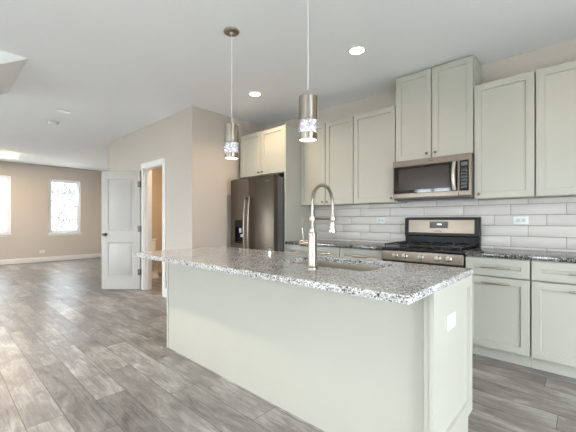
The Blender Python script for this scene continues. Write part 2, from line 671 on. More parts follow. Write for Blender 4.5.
# raised fields
for s in (1, -1):
    for z0, z1 in ((0.245, 0.745), (1.035, 1.815)):
        a, b = (0.008, 0.0155) if s > 0 else (-0.0155, -0.008)
        dm.box(0.15, LEAF - 0.15, min(a, b), max(a, b), z0 + 0.01, z1 + 0.01, bev=0.002)
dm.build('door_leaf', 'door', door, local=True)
kn = MB()
for s in (1, -1):
    rot = Matrix.Rotation(R(-90 * s), 4, 'X')
    kn.lathe([(0, 0.017), (0.031, 0.017), (0.031, 0.022), (0.012, 0.026), (0.011, 0.045), (0.024, 0.052), (0.028, 0.064), (0.024, 0.076), (0, 0.08)], (LEAF - 0.065, 0, 0.93), rot, 20)
kn.build('door_knob', 'bronze', door, local=True)
for z in (0.30, 1.03, 1.78):
    hm = MB()
    hm.cyl((-0.004, 0.022, z - 0.05), (-0.004, 0.022, z + 0.05), 0.008, 12)
    hm.box(0.0, 0.035, 0.0165, 0.0195, z - 0.05, z + 0.05)
    hm.box(-0.006, -0.002, -0.016, 0.02, z - 0.05, z + 0.05)
    hm.build('hinge', 'pewter', door, local=True)


# windows
def window_far(n, y0, y1, z0, z1):
    x = XF
    root = thing('window_%d' % n, None, None, (x, (y0 + y1) / 2, z0))
    root['kind'] = 'structure'
    f = MB()
    fw = 0.045
    f.box(x - 0.14, x - 0.045, y0, y0 + fw, z0, z1)
    f.box(x - 0.14, x - 0.045, y1 - fw, y1, z0, z1)
    f.box(x - 0.14, x - 0.045, y0 + fw, y1 - fw, z0, z0 + fw)
    f.box(x - 0.14, x - 0.045, y0 + fw, y1 - fw, z1 - fw, z1)
    f.build('window_frame', 'frame', root)
    mid = (z0 + z1) / 2
    for nm, a, b, xo in (('lower_sash', z0 + fw, mid + 0.02, x - 0.085), ('upper_sash', mid - 0.02, z1 - fw, x - 0.12)):
        s = MB()
        sw = 0.04
        ya, yb = y0 + fw, y1 - fw
        s.box(xo, xo + 0.03, ya, ya + sw, a, b)
        s.box(xo, xo + 0.03, yb - sw, yb, a, b)
        s.box(xo, xo + 0.03, ya + sw, yb - sw, a, a + sw)
        s.box(xo, xo + 0.03, ya + sw, yb - sw, b - sw, b)
        for k in (1, 2):
            yy = ya + sw + (yb - ya - 2 * sw) * k / 3
            s.box(xo + 0.008, xo + 0.022, yy - 0.010, yy + 0.010, a + sw, b - sw)
        zz = (a + b) / 2
        s.box(xo + 0.0085, xo + 0.0215, ya + sw, yb - sw, zz - 0.008, zz + 0.008)
        so = s.build(nm, 'frame', root)
        MB().box(xo + 0.013, xo + 0.017, ya + sw, yb - sw, a + sw, b - sw).build('pane', 'pane', so, smooth=0)
    MB().box(x - 0.045, x + 0.035, y0 - 0.03, y1 + 0.03, z0 - 0.028, z0, bev=0.004).box(x, x + 0.014, y0 - 0.02, y1 + 0.02, z0 - 0.08, z0 - 0.028, bev=0.003).build('window_sill', 'trim', root)
    lk = MB()
    lk.box(x - 0.055, x - 0.04, (y0 + y1) / 2 - 0.03, (y0 + y1) / 2 + 0.03, mid + 0.02, mid + 0.032)
    lk.build('sash_lock', 'frame', root)


window_far(1, *WIN[0])
window_far(2, *WIN[1])


def window_side(n, axis, a, b, z0, z1, at, depth, cols):
    """simple fixed window or glazed door in the walls behind the camera"""
    c = ((a + b) / 2, at) if axis == 'x' else (at, (a + b) / 2)
    root = thing('window_%d' % n, None, None, (c[0], c[1], z0))
    root['kind'] = 'structure'
    lo, hi = min(at + depth * 0.2, at + depth * 0.8), max(at + depth * 0.2, at + depth * 0.8)

    def bx(m, p, q, za, zb, l=lo, h=hi):
        if axis == 'x':
            m.box(p, q, l, h, za, zb)
        else:
            m.box(l, h, p, q, za, zb)
    f = MB()
    fw = 0.06
    bx(f, a, a + fw, z0, z1)
    bx(f, b - fw, b, z0, z1)
    bx(f, a + fw, b - fw, z0, z0 + fw)
    bx(f, a + fw, b - fw, z1 - fw, z1)
    for k in range(1, cols):
        p = a + (b - a) * k / cols
        bx(f, p - 0.035, p + 0.035, z0 + fw, z1 - fw)
    f.build('window_frame', 'frame', root, smooth=0)
    g = MB()
    mid = (lo + hi) / 2
    bx(g, a + fw, b - fw, z0 + fw, z1 - fw, mid - 0.002, mid + 0.002)
    g.build('pane', 'pane', root, smooth=0)


window_side(3, 'y', PAT[0], PAT[1], 0.0, 2.1, XR_, 0.15, 3)

window_side(4, 'x', FILL_WIN[1][0], FILL_WIN[1][1], FILL_WIN[1][2], FILL_WIN[1][3], YF_, -0.15, 2)  # unseen window added to brighten the bathroom-door wall and far ceiling
window_side(7, 'x', FILL_WIN[0][0], FILL_WIN[0][1], FILL_WIN[0][2], FILL_WIN[0][3], YF_, -0.15, 1)  # unseen glazed door added for cool light on the lower cabinets
window_side(5, 'x', FILL_WIN[2][0], FILL_WIN[2][1], FILL_WIN[2][2], FILL_WIN[2][3], YF_, -0.15, 2)  # unseen glazed door added to brighten the floor at left

window_side(6, 'x', FILL_WIN[3][0], FILL_WIN[3][1], FILL_WIN[3][2], FILL_WIN[3][3], YF_, -0.15, 2)  # unseen window added to light the island front

# kitchen backsplash: third-bond tiles, real tiles on grout
tl = MB()
gx0, gx1 = -2.918, 0.32
tl_z0, TS, TL = 0.9165, 0.1015, 0.4085
gr = MB().box(gx0, gx1, W - 0.004, W, 0.86, 1.40)
struct(gr, 'wall_backsplash_grout', 'grout', smooth=0)
for k in range(-1, 5):
    z0 = tl_z0 + TS * k + 0.002
    z1 = min(z0 + TS - 0.004, 1.40)
    off = -0.544 - 0.136 * (0 - k)
    x = off - TL * 12
    while x < gx1:
        a, b = max(x + 0.002, gx0), min(x + TL - 0.002, gx1)
        if b - a > 0.01:
            tl.box(a, b, W - 0.010, W - 0.003, z0, z1, bev=0.0012)
        x += TL
struct(tl, 'wall_backsplash_tile', 'tile')

# outside: ground and bare trees
gd = MB()
gd.box(-60, XF - 0.16, -50, 50, -0.6, -0.5).box(XR_ + 0.16, 50, -50, 50, -0.6, -0.5).box(XF - 0.16, XR_ + 0.16, -50, YF_ - 0.16, -0.6, -0.5).box(XF - 0.16, XR_ + 0.16, W + 0.16, 50, -0.6, -0.5)
struct(gd, 'ground', 'earth', smooth=0)


def tree(loc, height, label, seed):
    rnd = random.Random(seed)
    root = thing('bare_tree', label, 'tree', loc, 'bare trees outside the far windows')
    tk, br = MB(), MB()

    def grow(p, d, length, r, depth):
        n = 5
        pts, rad = [p], [r]
        for i in range(n):
            d = (d + Vector((rnd.uniform(-.16, .16), rnd.uniform(-.16, .16), rnd.uniform(-.05, .12)))).normalized()
            p = p + d * (length / n)
            pts.append(p)
            rad.append(r * (1 - 0.45 * (i + 1) / n))
        (tk if depth == 0 else br).tube(pts, r, 6 if depth < 2 else 4, rad)
        if depth >= 4:
            return
        kids = 11 if depth == 0 else (5 if depth < 3 else 4)
        for k in range(kids):
            i = rnd.randint(2, n) if depth else rnd.randint(1, n)
            nd = Vector((rnd.uniform(-1, 1), rnd.uniform(-1, 1), rnd.uniform(0.0, 0.9))).normalized()
            nd = (nd * 0.8 + d * 0.5).normalized()
            grow(pts[i], nd, length * rnd.uniform(0.42, 0.62), max(rad[i] * 0.6, 0.012), depth + 1)
    grow(Vector(loc), Vector((0, 0, 1)), height * 0.62, height * 0.010, 0)
    tk.build('trunk', 'bark', root)
    br.build('branches', 'bark', root)


tree((-14.3, 3.0, -0.5), 3.8, 'bare winter tree seen through the left panes of the right window', 3)
tree((-19.5, 6.6, -0.5), 6.5, 'bare winter tree seen through the right panes of the right window', 8)
tree((-14.4, 1.0, -0.5), 3.8, 'bare winter tree seen through the left window at the picture edge', 12)
tree((-22.5, 2.6, -0.5), 7.0, 'taller bare tree farther off, between the two far windows', 21)

# ------------------------------------------------------------------ cabinets
TH = 0.019
FWD = 0.057


def front_map(x0, z0, yback):
    return lambda u, v, d: (x0 + u, yback - d, z0 + v)


def shaker(mb, x0, x1, z0, z1, yback, fw=FWD):
    w_, h_ = x1 - x0, z1 - z0
    mb.panel(w_, h_, TH, [(fw, w_ - fw, fw, h_ - fw)], front_map(x0, z0, yback), cham=0.0018, depth=0.0125)


def knob(x, y, z, parent):
    m = MB()
    m.lathe([(0, 0), (0.006, 0), (0.006, 0.012), (0.013, 0.017), (0.0145, 0.023), (0.011, 0.027), (0, 0.028)], (x, y, z), Matrix.Rotation(R(90), 4, 'X'), 14)
    return m.build('knob', 'pewter', parent)


def pull(xc, y, z, parent, half=0.102):
    m = MB()
    pts, rad = [], []
    for i in range(13):
        t = -1 + 2 * i / 12
        pts.append((xc + half * t, y - 0.034 + 0.010 * t * t, z))
        rad.append(0.0085 - 0.0015 * abs(t))
    m.tube(pts, 0.006, 10, rad)
    for s in (-0.72, 0.72):
        m.cyl((xc + half * s, y + 0.001, z), (xc + half * s, y - 0.030, z), 0.005, 10)
    return m.build('handle', 'pull', parent)


def wall_cabinet(label, x0, x1, z0, z1, depth, splits, knobs, group=None):
    """splits: inner door edges; knobs: (x,z) per door or None"""
    root = thing('wall_cabinet', label, 'cabinet', ((x0 + x1) / 2, W, z0), group)
    yb = W - depth
    MB().box(x0, x1, yb + 0.035, W - 0.001, z0, z1).box(x0 + 0.010, x1 - 0.010, yb, yb + 0.0345, z0 + 0.004, z1 - 0.006).build('cabinet_body', 'cab', root)
    xs = [x0] + splits + [x1]
    g = 0.0055
    for i in range(len(xs) - 1):
        a, b = xs[i] + g, xs[i + 1] - g
        m = MB()
        shaker(m, a, b, z0 + 0.002, z1 - 0.006, yb - 0.001)
        d = m.build('door', 'cab', root, bevel=0.0012)
        if knobs[i]:
            knob(knobs[i][0], yb - TH, knobs[i][1], d)
    return root


UZ0, UZ1, UD = 1.372, 2.437, 0.311
XRG = -0.787          # right edge of the range bay
XLG = XRG - 0.768     # left edge of the range bay
XP = -2.918           # right face of the fridge end panel
S1 = -2.085           # between first and second left cabinets
X1 = -0.325           # between the two right cabinets
X2 = 0.335
UG = 'sage wall cabinets'
wall_cabinet('two-door sage wall cabinet beside the tall fridge end panel', XP, S1, UZ0, UZ1, UD, [(XP + S1) / 2],
             [((XP + S1) / 2 - 0.038, 1.41), ((XP + S1) / 2 + 0.038, 1.41)], UG)
wall_cabinet('single-door sage wall cabinet just left of the microwave', S1, XLG, UZ0, UZ1, UD, [], [(XLG - 0.04, 1.415)], UG)
wall_cabinet('tall two-door sage cabinet reaching the ceiling above the microwave', XLG, XRG, 1.805, 2.728, UD, [(XLG + XRG) / 2],
             [((XLG + XRG) / 2 - 0.042, 1.855), ((XLG + XRG) / 2 + 0.042, 1.855)], UG)
wall_cabinet('single-door sage wall cabinet just right of the microwave', XRG, X1, UZ0, UZ1, UD, [], [(XRG + 0.045, 1.412)], UG)
wall_cabinet('sage wall cabinet at the right picture edge, cut by the frame', X1, X2, UZ0, UZ1, UD, [(X1 + X2) / 2],
             [((X1 + X2) / 2 - 0.038, 1.41), ((X1 + X2) / 2 + 0.038, 1.41)], UG)
# over the fridge
XFL = -3.862
xm = (XFL + XP - 0.026) / 2
wall_cabinet('deep two-door sage cabinet over the dark refrigerator', XFL, XP - 0.026, 1.812, UZ1, 0.606, [xm],
             [(xm - 0.04, 1.852), (xm + 0.04, 1.852)], UG)
ep = thing('refrigerator_end_panel', 'tall sage end panel standing between refrigerator and wall cabinets', 'panel', (XP - 0.013, W, 0))
MB().box(XP - 0.0255, XP - 0.0005, W - 0.63, W - 0.001, 0, UZ1).build('panel_board', 'cab', ep, bevel=0.001)

CT_Z1, CT_Z0 = 0.896, 0.862
BD = 0.611


def base_cabinet(label, x0, x1, splits, group):
    root = thing('base_cabinet', label, 'cabinet', ((x0 + x1) / 2, W, 0), group)
    yb = W - BD
    MB().box(x0, x1, yb + 0.035, W - 0.012, 0.108, CT_Z0 - 0.001).box(x0 + 0.010, x1 - 0.010, yb, yb + 0.0345, 0.112, 0.690).box(x0 + 0.010, x1 - 0.010, yb, yb + 0.0345, 0.716, CT_Z0 - 0.002).build('cabinet_body', 'cab', root)
    MB().box(x0 + 0.001, x1 - 0.001, W - 0.553, W - 0.535, 0, 0.107).build('toe_kick', 'cab', root)
    xs = [x0] + splits + [x1]
    g = 0.0055
    for i in range(len(xs) - 1):
        a, b = xs[i] + g, xs[i + 1] - g
        m = MB()
        shaker(m, a, b, 0.709, CT_Z0 - 0.008, yb - 0.001)
        d = m.build('drawer', 'cab', root, bevel=0.0012)
        pull((a + b) / 2, yb - TH, 0.779, d)
        m = MB()
        shaker(m, a, b, 0.110, 0.698, yb - 0.001)
        d = m.build('door', 'cab', root, bevel=0.0012)
        pull((a + b) / 2, yb - TH, 0.652, d)
    return root


BG = 'sage base cabinets'
base_cabinet('two-drawer sage base cabinet next to the fridge end panel', XP, S1, [(XP + S1) / 2], BG)
base_cabinet('sage base cabinet just left of the range', S1, XLG, [], BG)
base_cabinet('sage base cabinet just right of the range', XRG, X1, [], BG)
base_cabinet('sage base cabinet cut by the right picture edge', X1, X2, [], BG)


def counter(label, x0, x1):
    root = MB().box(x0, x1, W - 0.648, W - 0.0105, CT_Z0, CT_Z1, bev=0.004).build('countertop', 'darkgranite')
    tag(root, label, 'countertop')


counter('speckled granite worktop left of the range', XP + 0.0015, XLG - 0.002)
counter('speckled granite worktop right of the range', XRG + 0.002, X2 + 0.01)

# ------------------------------------------------------------------ microwave
mw = thing('microwave', 'stainless over-the-range microwave under the tall cabinet', 'microwave', ((XLG + XRG) / 2, W, 1.395))
a, b = XLG + 0.004, XRG - 0.003
z0, z1 = 1.388, 1.798
yf = 3.366
MB().box(a, b, yf + 0.03, W - 0.0105, z0 + 0.0035, z1).build('casing', 'greyplastic', mw, bevel=0.002)
xs_ = -0.900
dr = MB()
dr.panel(xs_ - a, z1 - z0 - 0.018, 0.03, [(0.010, xs_ - a - 0.006, 0.044, 0.330)], lambda u, v, d: (a + u, yf + 0.03 - d, z0 + 0.018 + v), cham=0.003, depth=0.010)
door_mw = dr.build('door', 'steel', mw, bevel=0.0015)
MB().box(a + 0.0135, xs_ - 0.0095, yf + 0.0035, yf + 0.0095, z0 + 0.0655, z0 + 0.3445).build('door_glass', 'blackglass', door_mw)
MB().box(a + 0.065, xs_ - 0.085, yf + 0.0015, yf + 0.003, z0 + 0.100, z0 + 0.318).build('window', 'ovenwindow', door_mw)
hm = MB()
hp, hr = [], []
for i in range(13):
    t = -1 + 2 * i / 12
    hp.append((xs_ - 0.040 + 0.004 * t * t, yf - 0.030 + 0.020 * t * t, z0 + 0.205 + 0.136 * t))
m_ = MB()
t_ = bmesh.new()
rings = []
for p in hp:
    rings.append([t_.verts.new((p[0] + dx, p[1] + dy, p[2])) for dx, dy in ((-0.017, 0.008), (-0.012, -0.004), (0.0, -0.008), (0.012, -0.004), (0.017, 0.008))])
for r0, r1 in zip(rings[:-1], rings[1:]):
    for k in range(5):
        t_.faces.new([r0[k], r0[(k + 1) % 5], r1[(k + 1) % 5], r1[k]])
t_.faces.new(rings[0])
t_.faces.new(list(reversed(rings[-1])))
bmesh.ops.recalc_face_normals(t_, faces=t_.faces)
hm.merge(t_)
for s in (-0.112, 0.112):
    hm.box(xs_ - 0.050, xs_ - 0.030, yf - 0.02, yf + 0.014, z0 + 0.195 + s, z0 + 0.215 + s)
hm.build('handle', 'nickel', door_mw)
cp = MB()
cp.panel(b - xs_ - 0.003, z1 - z0 - 0.018, 0.03, [(0.004, b - xs_ - 0.024, 0.042, 0.332)], lambda u, v, d: (xs_ + 0.003 + u, yf + 0.03 - d, z0 + 0.018 + v), cham=0.003, depth=0.010)
cpo = cp.build('control_panel', 'steel', mw, bevel=0.0015)
pa, pb = xs_ + 0.010, b - 0.026
MB().box(pa, pb, yf + 0.0035, yf + 0.0095, z0 + 0.0635, z0 + 0.3465).build('panel_glass', 'blackglass', cpo)
MB().box(pa + 0.012, pb - 0.008, yf + 0.0015, yf + 0.003, z0 + 0.295, z0 + 0.33).build('display', 'greyplastic', cpo)
kp = MB()
for r_ in range(6):
    for c_ in range(3):
        w3 = (pb - pa - 0.018) / 3
        kp.box(pa + 0.009 + c_ * w3 + 0.002, pa + 0.009 + (c_ + 1) * w3 - 0.002, yf + 0.0015, yf + 0.003, z0 + 0.085 + r_ * 0.032, z0 + 0.085 + r_ * 0.032 + 0.022)
kp.build('keypad', 'key', cpo)
MB().box(-1.185, -1.13, yf - 0.0012, yf + 0.001, z1 - 0.035, z1 - 0.028).build('logo_plate', 'greyplastic', door_mw)
MB().box(a + 0.02, b - 0.02, yf + 0.06, W - 0.10, z0 - 0.004, z0 + 0.003).build('vent_grille', 'black', mw)

# ------------------------------------------------------------------ range
rg = thing('gas_range', 'stainless and black gas range between the base cabinets', 'range', ((XLG + XRG) / 2, W, 0))
a, b = XLG + 0.006, XRG - 0.004
yf = 3.098
MB().box(a, b, yf + 0.035, W - 0.045, 0.03, 0.872).build('range_body', 'black', rg, bevel=0.002)
MB().box(a - 0.002, b + 0.002, yf + 0.004, 3.690, 0.873, 0.899, bev=0.006).build('cooktop', 'black', rg)
pan = MB()
pan.poly([(a, yf + 0.034, 0.765), (a, yf - 0.004, 0.775), (a, yf + 0.002, 0.868), (a, yf + 0.034, 0.868)], (b - a, 0, 0))
pan.build('control_panel', 'steel', rg, bevel=0.002)
for kx in (-1.403, -1.306, -1.153, -1.001, -0.907):
    k_ = MB()
    rot = Matrix.Rotation(R(90 - 3), 4, 'X')
    k_.lathe([(0, 0), (0.026, 0), (0.026, 0.006), (0.021, 0.010), (0.0195, 0.028), (0.017, 0.033), (0, 0.033)], (kx, yf + 0.0, 0.826), rot, 22)
    k_.box(kx - 0.0045, kx + 0.0045, yf - 0.040, yf - 0.031, 0.809, 0.846, bev=0.001)
    k_.build('control_knob', 'nickel', rg)
od = MB()
od.panel(b - a - 0.004, 0.54, 0.04, [(0.10, b - a - 0.104, 0.12, 0.42)], lambda u, v, d: (a + 0.002 + u, yf + 0.036 - d, 0.215 + v), cham=0.004, depth=0.006)
odo = od.build('oven_door', 'steel', rg, bevel=0.002)
MB().box(a + 0.108, b - 0.108, yf + 0.0005, yf + 0.0018, 0.342, 0.628).build('oven_window', 'blackglass', odo)
oh = MB()
oh.cyl((a + 0.05, yf - 0.052, 0.715), (b - 0.05, yf - 0.052, 0.715), 0.012, 16)
for xx in (a + 0.075, b - 0.075):
    oh.box(xx - 0.012, xx + 0.012, yf - 0.05, yf - 0.002, 0.706, 0.724)
oh.build('oven_handle', 'steel', odo)
sd = MB().box(a + 0.002, b - 0.002, yf, yf + 0.034, 0.055, 0.205, bev=0.003)
sd.build('storage_drawer', 'steel', rg)
# backguard
bgd = MB()
bgd.box(a, b, 3.690, W - 0.012, 0.88, 1.005)
bgd.poly([(a - 0.001, 3.672, 1.005), (a - 0.001, 3.682, 1.196), (a - 0.001, W - 0.012, 1.206), (a - 0.001, W - 0.012, 0.99), (a - 0.001, 3.685, 0.995)], (b - a + 0.002, 0, 0))
bgo = bgd.build('backguard', 'black', rg, bevel=0.004)
fp = MB()
fp.poly([(a + 0.045, 3.6695, 1.034), (a + 0.045, 3.6785, 1.176), (a + 0.045, 3.690, 1.176), (a + 0.045, 3.690, 1.034)], (b - a - 0.090, 0, 0))
fp.build('backguard_panel', 'steel', bgo, bevel=0.003)
ds = MB()
ds.poly([(-1.272, 3.6705, 1.086), (-1.272, 3.6745, 1.156), (-1.272, 3.685, 1.156), (-1.272, 3.685, 1.086)], (0.19, 0, 0))
dso = ds.build('display', 'greyplastic', bgo, bevel=0.003)
dg = MB()


for i in range(4):
    x = -1.192 + i * 0.0115
    dg.box(x, x + 0.008, 3.6715, 3.6729, 1.122, 1.133)
dg.build('lit_segments', 'digits', dso, smooth=0)
MB().box(-1.215, -1.145, 3.6695, 3.673, 1.050, 1.060).build('logo_plate', 'greyplastic', bgo)
# burners and grates
for bx_, by_, br_ in ((a + 0.17, 3.26, 0.045), (a + 0.17, 3.53, 0.038), ((a + b) / 2, 3.39, 0.05), (b - 0.17, 3.26, 0.05), (b - 0.17, 3.53, 0.036)):
    q = MB().lathe([(0, 0.897), (br_ * 1.25, 0.897), (br_ * 1.2, 0.905), (br_, 0.908), (br_, 0.916), (br_ * 0.85, 0.919), (0, 0.919)], (bx_, by_, 0), None, 22)
    q.build('burner', 'iron', rg)
gw = (b - a - 0.04) / 3
for i in range(3):
    g0, g1 = a + 0.02 + i * gw + 0.002, a + 0.02 + (i + 1) * gw - 0.002
    ya, yb = 3.125, 3.66
    g = MB()
    zt, zb, t = 0.937, 0.923, 0.011
    g.box(g0, g0 + t, ya, yb, zb, zt)
    g.box(g1 - t, g1, ya, yb, zb, zt)
    for yy in (ya, (ya + yb) / 2 - t / 2, yb - t):
        g.box(g0 + t, g1 - t, yy, yy + t, zb, zt)
    xm_ = (g0 + g1) / 2
    g.box(xm_ - t / 2, xm_ + t / 2, ya + t, yb - t, zb + 0.001, zt + 0.001)
    for xx in (g0, g1 - t):
        for yy in (ya, yb - t):
            g.box(xx, xx + t, yy, yy + t, 0.8985, zb)
    g.build('grate', 'iron', rg, bevel=0.002)
lf = MB()
for xx in (a + 0.05, b - 0.05):
    for yy in (3.2, 3.66):
        lf = MB().lathe([(0, 0), (0.018, 0), (0.018, 0.012), (0.010, 0.014), (0.010, 0.032), (0, 0.032)], (xx, yy, 0), None, 14)
        lf.build('leveling_foot', 'black', rg)

# ------------------------------------------------------------------ refrigerator
fx0, fx1, fs = -3.842, -2.985, -3.440
fx1 = -2.955
fr = thing('refrigerator', 'dark stainless side-by-side refrigerator in the wall alcove', 'refrigerator', ((fx0 + fx1) / 2, W, 0))
MB().box(fx0 + 0.004, fx1 - 0.004, 3.030, W - 0.03, 0.02, 1.735).build('casing', 'greyplastic', fr, bevel=0.003)
yf = 2.95
DZ0, DZ1 = 0.09, 1.752
dl = MB()
ax, bx0, az, bz = -3.748, -3.555, 0.845, 1.178
dl.panel(fs - 0.003 - fx0, DZ1 - DZ0, 0.075, [(ax - fx0, bx0 - fx0, az - DZ0, bz - DZ0)], lambda u, v, d: (fx0 + u, yf + 0.075 - d, DZ0 + v), cham=0.006, depth=0.045)
dlo = dl.build('freezer_door', 'darksteel', fr, bevel=0.004)
dp = MB()
dp.box(ax + 0.007, bx0 - 0.007, yf + 0.036, yf + 0.0445, az + 0.007, bz - 0.007)
dp.box(ax + 0.002, bx0 - 0.002, yf - 0.003, yf + 0.04, bz - 0.10, bz - 0.002)
dp.box(ax + 0.002, ax + 0.006, yf - 0.003, yf + 0.04, az + 0.002, bz - 0.10)
dp.box(bx0 - 0.006, bx0 - 0.002, yf - 0.003, yf + 0.04, az + 0.002, bz - 0.10)
dp.box(ax + 0.006, bx0 - 0.006, yf - 0.003, yf + 0.04, az + 0.002, az + 0.02)
dpo = dp.build('dispenser', 'black', dlo, bevel=0.001)
pd = MB()
pd.box(-3.672, -3.632, yf + 0.015, yf + 0.034, az + 0.15, az + 0.215, bev=0.004)
pd.box(-3.635, -3.600, yf + 0.010, yf + 0.034, az + 0.09, az + 0.125, bev=0.004)
pd.build('dispenser_paddle', 'socket', dlo)
MB().box(fs + 0.003, fx1, yf, yf + 0.075, DZ0, DZ1, bev=0.006).build('fridge_door', 'darksteel', fr)
MB().box(fx0 + 0.01, fx1 - 0.01, 2.99, 3.05, 0.02, 0.085).build('kick_grille', 'black', fr)
for hx in (fs - 0.045, fs + 0.045):
    h = MB()
    pts = []
    for i in range(17):
        t = -1 + 2 * i / 16
        pts.append((hx, yf - 0.058 + 0.028 * t * t, 1.02 + 0.47 * t))
    h.tube(pts, 0.0125, 12)
    for s in (-1, 1):
        h.cyl((hx, yf - 0.03, 1.02 + 0.462 * s), (hx, yf + 0.004, 1.02 + 0.462 * s), 0.011, 12)
    h.build('handle', 'steel', fr)
MB().box(fx0 + 0.02, fx0 + 0.12, 2.975, 3.08, 1.7355, 1.765, bev=0.004).build('hinge_cover', 'greyplastic', fr)
MB().box(fx1 - 0.12, fx1 - 0.02, 2.975, 3.08, 1.7355, 1.765, bev=0.004).build('hinge_cover', 'greyplastic', fr)
MB().box(-3.11, -3.03, yf - 0.0012, yf + 0.001, 1.685, 1.695).build('logo_plate', 'steel', fr)

# ------------------------------------------------------------------ island
IX0, IX1, IY0, IY1 = -2.870, -0.472, 1.150, 2.067
IZ1, IZ0 = 0.896, 0.866
EX = -0.477
isl = thing('kitchen_island', 'long sage-white island base under the granite top', 'island', ((IX0 + IX1) / 2, 1.76, 0))
cb = MB()
cb.box(-2.834, -0.524, 1.488, 1.506, 0.0, IZ0 - 0.001)
cb.box(-2.834, -0.524, 1.506, 1.523, 0.106, 0.124)
cb.box(-2.834, -0.524, 1.506, 2.034, 0.106, 0.13)
cb.box(-2.834, -0.524, 2.020, 2.034, 0.13, 0.64)
cb.box(-2.834, -1.62, 2.016, 2.034, 0.64, IZ0 - 0.001)
cb.box(-0.80, -0.524, 2.016, 2.034, 0.64, IZ0 - 0.001)
cb.box(-1.62, -0.80, 2.016, 2.034, 0.64, IZ0 - 0.001)
cb.build('carcass', 'cab', isl)
MB().box(-2.834, -0.527, 1.4675, 1.4870, 0.0, IZ0 - 0.001).build('back_panel', 'cab', isl)
MB().box(-2.834, -0.524, 1.945, 1.962, 0, 0.105).build('toe_kick', 'cab', isl)
# end panel with toe notch, shaker face on the outside
e = MB()
e.panel(2.052 - 1.428, IZ0 - 0.001 - 0.104, 0.019, [(0.057, 2.052 - 1.428 - 0.057, 0.075, IZ0 - 0.105 - 0.057)],
        lambda u, v, d: (EX - 0.019 + d, 1.428 + u, 0.104 + v), cham=0.002, depth=0.013)
e.box(EX - 0.019, EX, 1.428, 1.965, 0.0, 0.1035)
eo = e.build('end_panel', 'cab', isl)
MB().box(-0.521, EX - 0.0205, 1.433, 1.470, 0, IZ0 - 0.001).box(-0.521, EX - 0.0205, 1.470, 2.03, 0.105, IZ0 - 0.001).build('corner_stile', 'cab', isl, bevel=0.0015)
el = MB().box(-2.856, -2.836, 1.460, 2.04, 0.104, IZ0 - 0.001).box(-2.856, -2.836, 1.460, 1.962, 0.0, 0.104)
el.build('left_end_panel', 'cab', isl, bevel=0.001)
# doors and drawers on the kitchen side
xs = [-2.834, -2.38, -1.62, -1.21, -0.80, -0.527]
for i in range(5):
    p, q = xs[i] + 0.0035, xs[i + 1] - 0.0035
    m = MB()
    m.panel(q - p, 0.585, TH, [(FWD, q - p - FWD, FWD, 0.585 - FWD)], lambda u, v, d: (q - u, 2.035 + d, 0.110 + v), cham=0.0025, depth=0.008)
    d_ = m.build('door', 'cab', isl, bevel=0.0012)
    h = MB().tube([((p + q) / 2 - 0.07, 2.054 + 0.03, 0.652), ((p + q) / 2, 2.054 + 0.036, 0.652), ((p + q) / 2 + 0.07, 2.054 + 0.03, 0.652)], 0.006, 8)
    for s in (-0.06, 0.06):
        h.cyl(((p + q) / 2 + s, 2.053, 0.652), ((p + q) / 2 + s, 2.084, 0.652), 0.005, 8)
    h.build('handle', 'nickel', d_)
    m = MB()
    m.panel(q - p, 0.15, TH, [(0.05, q - p - 0.05, 0.05, 0.10)], lambda u, v, d: (q - u, 2.035 + d, 0.706 + v), cham=0.0025, depth=0.008)
    m.build('drawer', 'cab', isl, bevel=0.0012)

# worktop with sink cutout
SX0, SX1, SY0, SY1 = -1.535, -0.862, 1.555, 1.965


def rounded(x0, x1, y0, y1, r, n=6):
    out = []
    for cx, cy, a0 in ((x1 - r, y1 - r, 0), (x0 + r, y1 - r, 90), (x0 + r, y0 + r, 180), (x1 - r, y0 + r, 270)):
        for k in range(n + 1):
            t = R(a0 + 90 * k / n)
            out.append((cx + r * math.cos(t), cy + r * math.sin(t)))
    return out


def holed_slab(outer, inner, z0, z1, edge=0.004):
    """outer / inner loops with the same point count"""
    t = bmesh.new()
    n = len(outer)

    def ring(pts, z, off=0.0, ref=None):
        return [t.verts.new((p[0], p[1], z)) for p in pts]

    def inset(pts, d):
        cx = sum(p[0] for p in pts) / n
        cy = sum(p[1] for p in pts) / n
        out = []
        for i, p in enumerate(pts):
            a_, b_ = pts[i - 1], pts[(i + 1) % n]
            tx, ty = b_[0] - a_[0], b_[1] - a_[1]
            l = math.hypot(tx, ty)
            out.append((p[0] - ty / l * d, p[1] + tx / l * d))
        return out
    o0 = ring(outer, z0)
    o1 = ring(outer, z1 - edge)
    o2 = ring(inset(outer, edge), z1)
    i2 = ring(inset(inner, -edge * 0.6), z1)
    i1 = ring(inner, z1 - edge * 0.6)
    i0 = ring(inner, z0)
    loops = [o0, o1, o2, i2, i1, i0, o0]
    for A, B in zip(loops[:-1], loops[1:]):
        for k in range(n):
            k2 = (k + 1) % n
            t.faces.new([A[k], A[k2], B[k2], B[k]])
    bmesh.ops.recalc_face_normals(t, faces=t.faces)
    return t


wt = MB()
wt.merge(holed_slab(rounded(IX0, IX1, IY0, IY1, 0.012), rounded(SX0, SX1, SY0, SY1, 0.04), IZ0, IZ1))
tag(wt.build('island_countertop', 'granite', smooth=25), 'long speckled grey granite top covering the island, with sink cutout', 'countertop')

# sink
sk = thing('kitchen_sink', 'undermount stainless sink set into the island granite', 'sink', ((SX0 + SX1) / 2, (SY0 + SY1) / 2, IZ0 - 0.21))
t = bmesh.new()


def loop(pts, z):
    return [t.verts.new((p[0], p[1], z)) for p in pts]


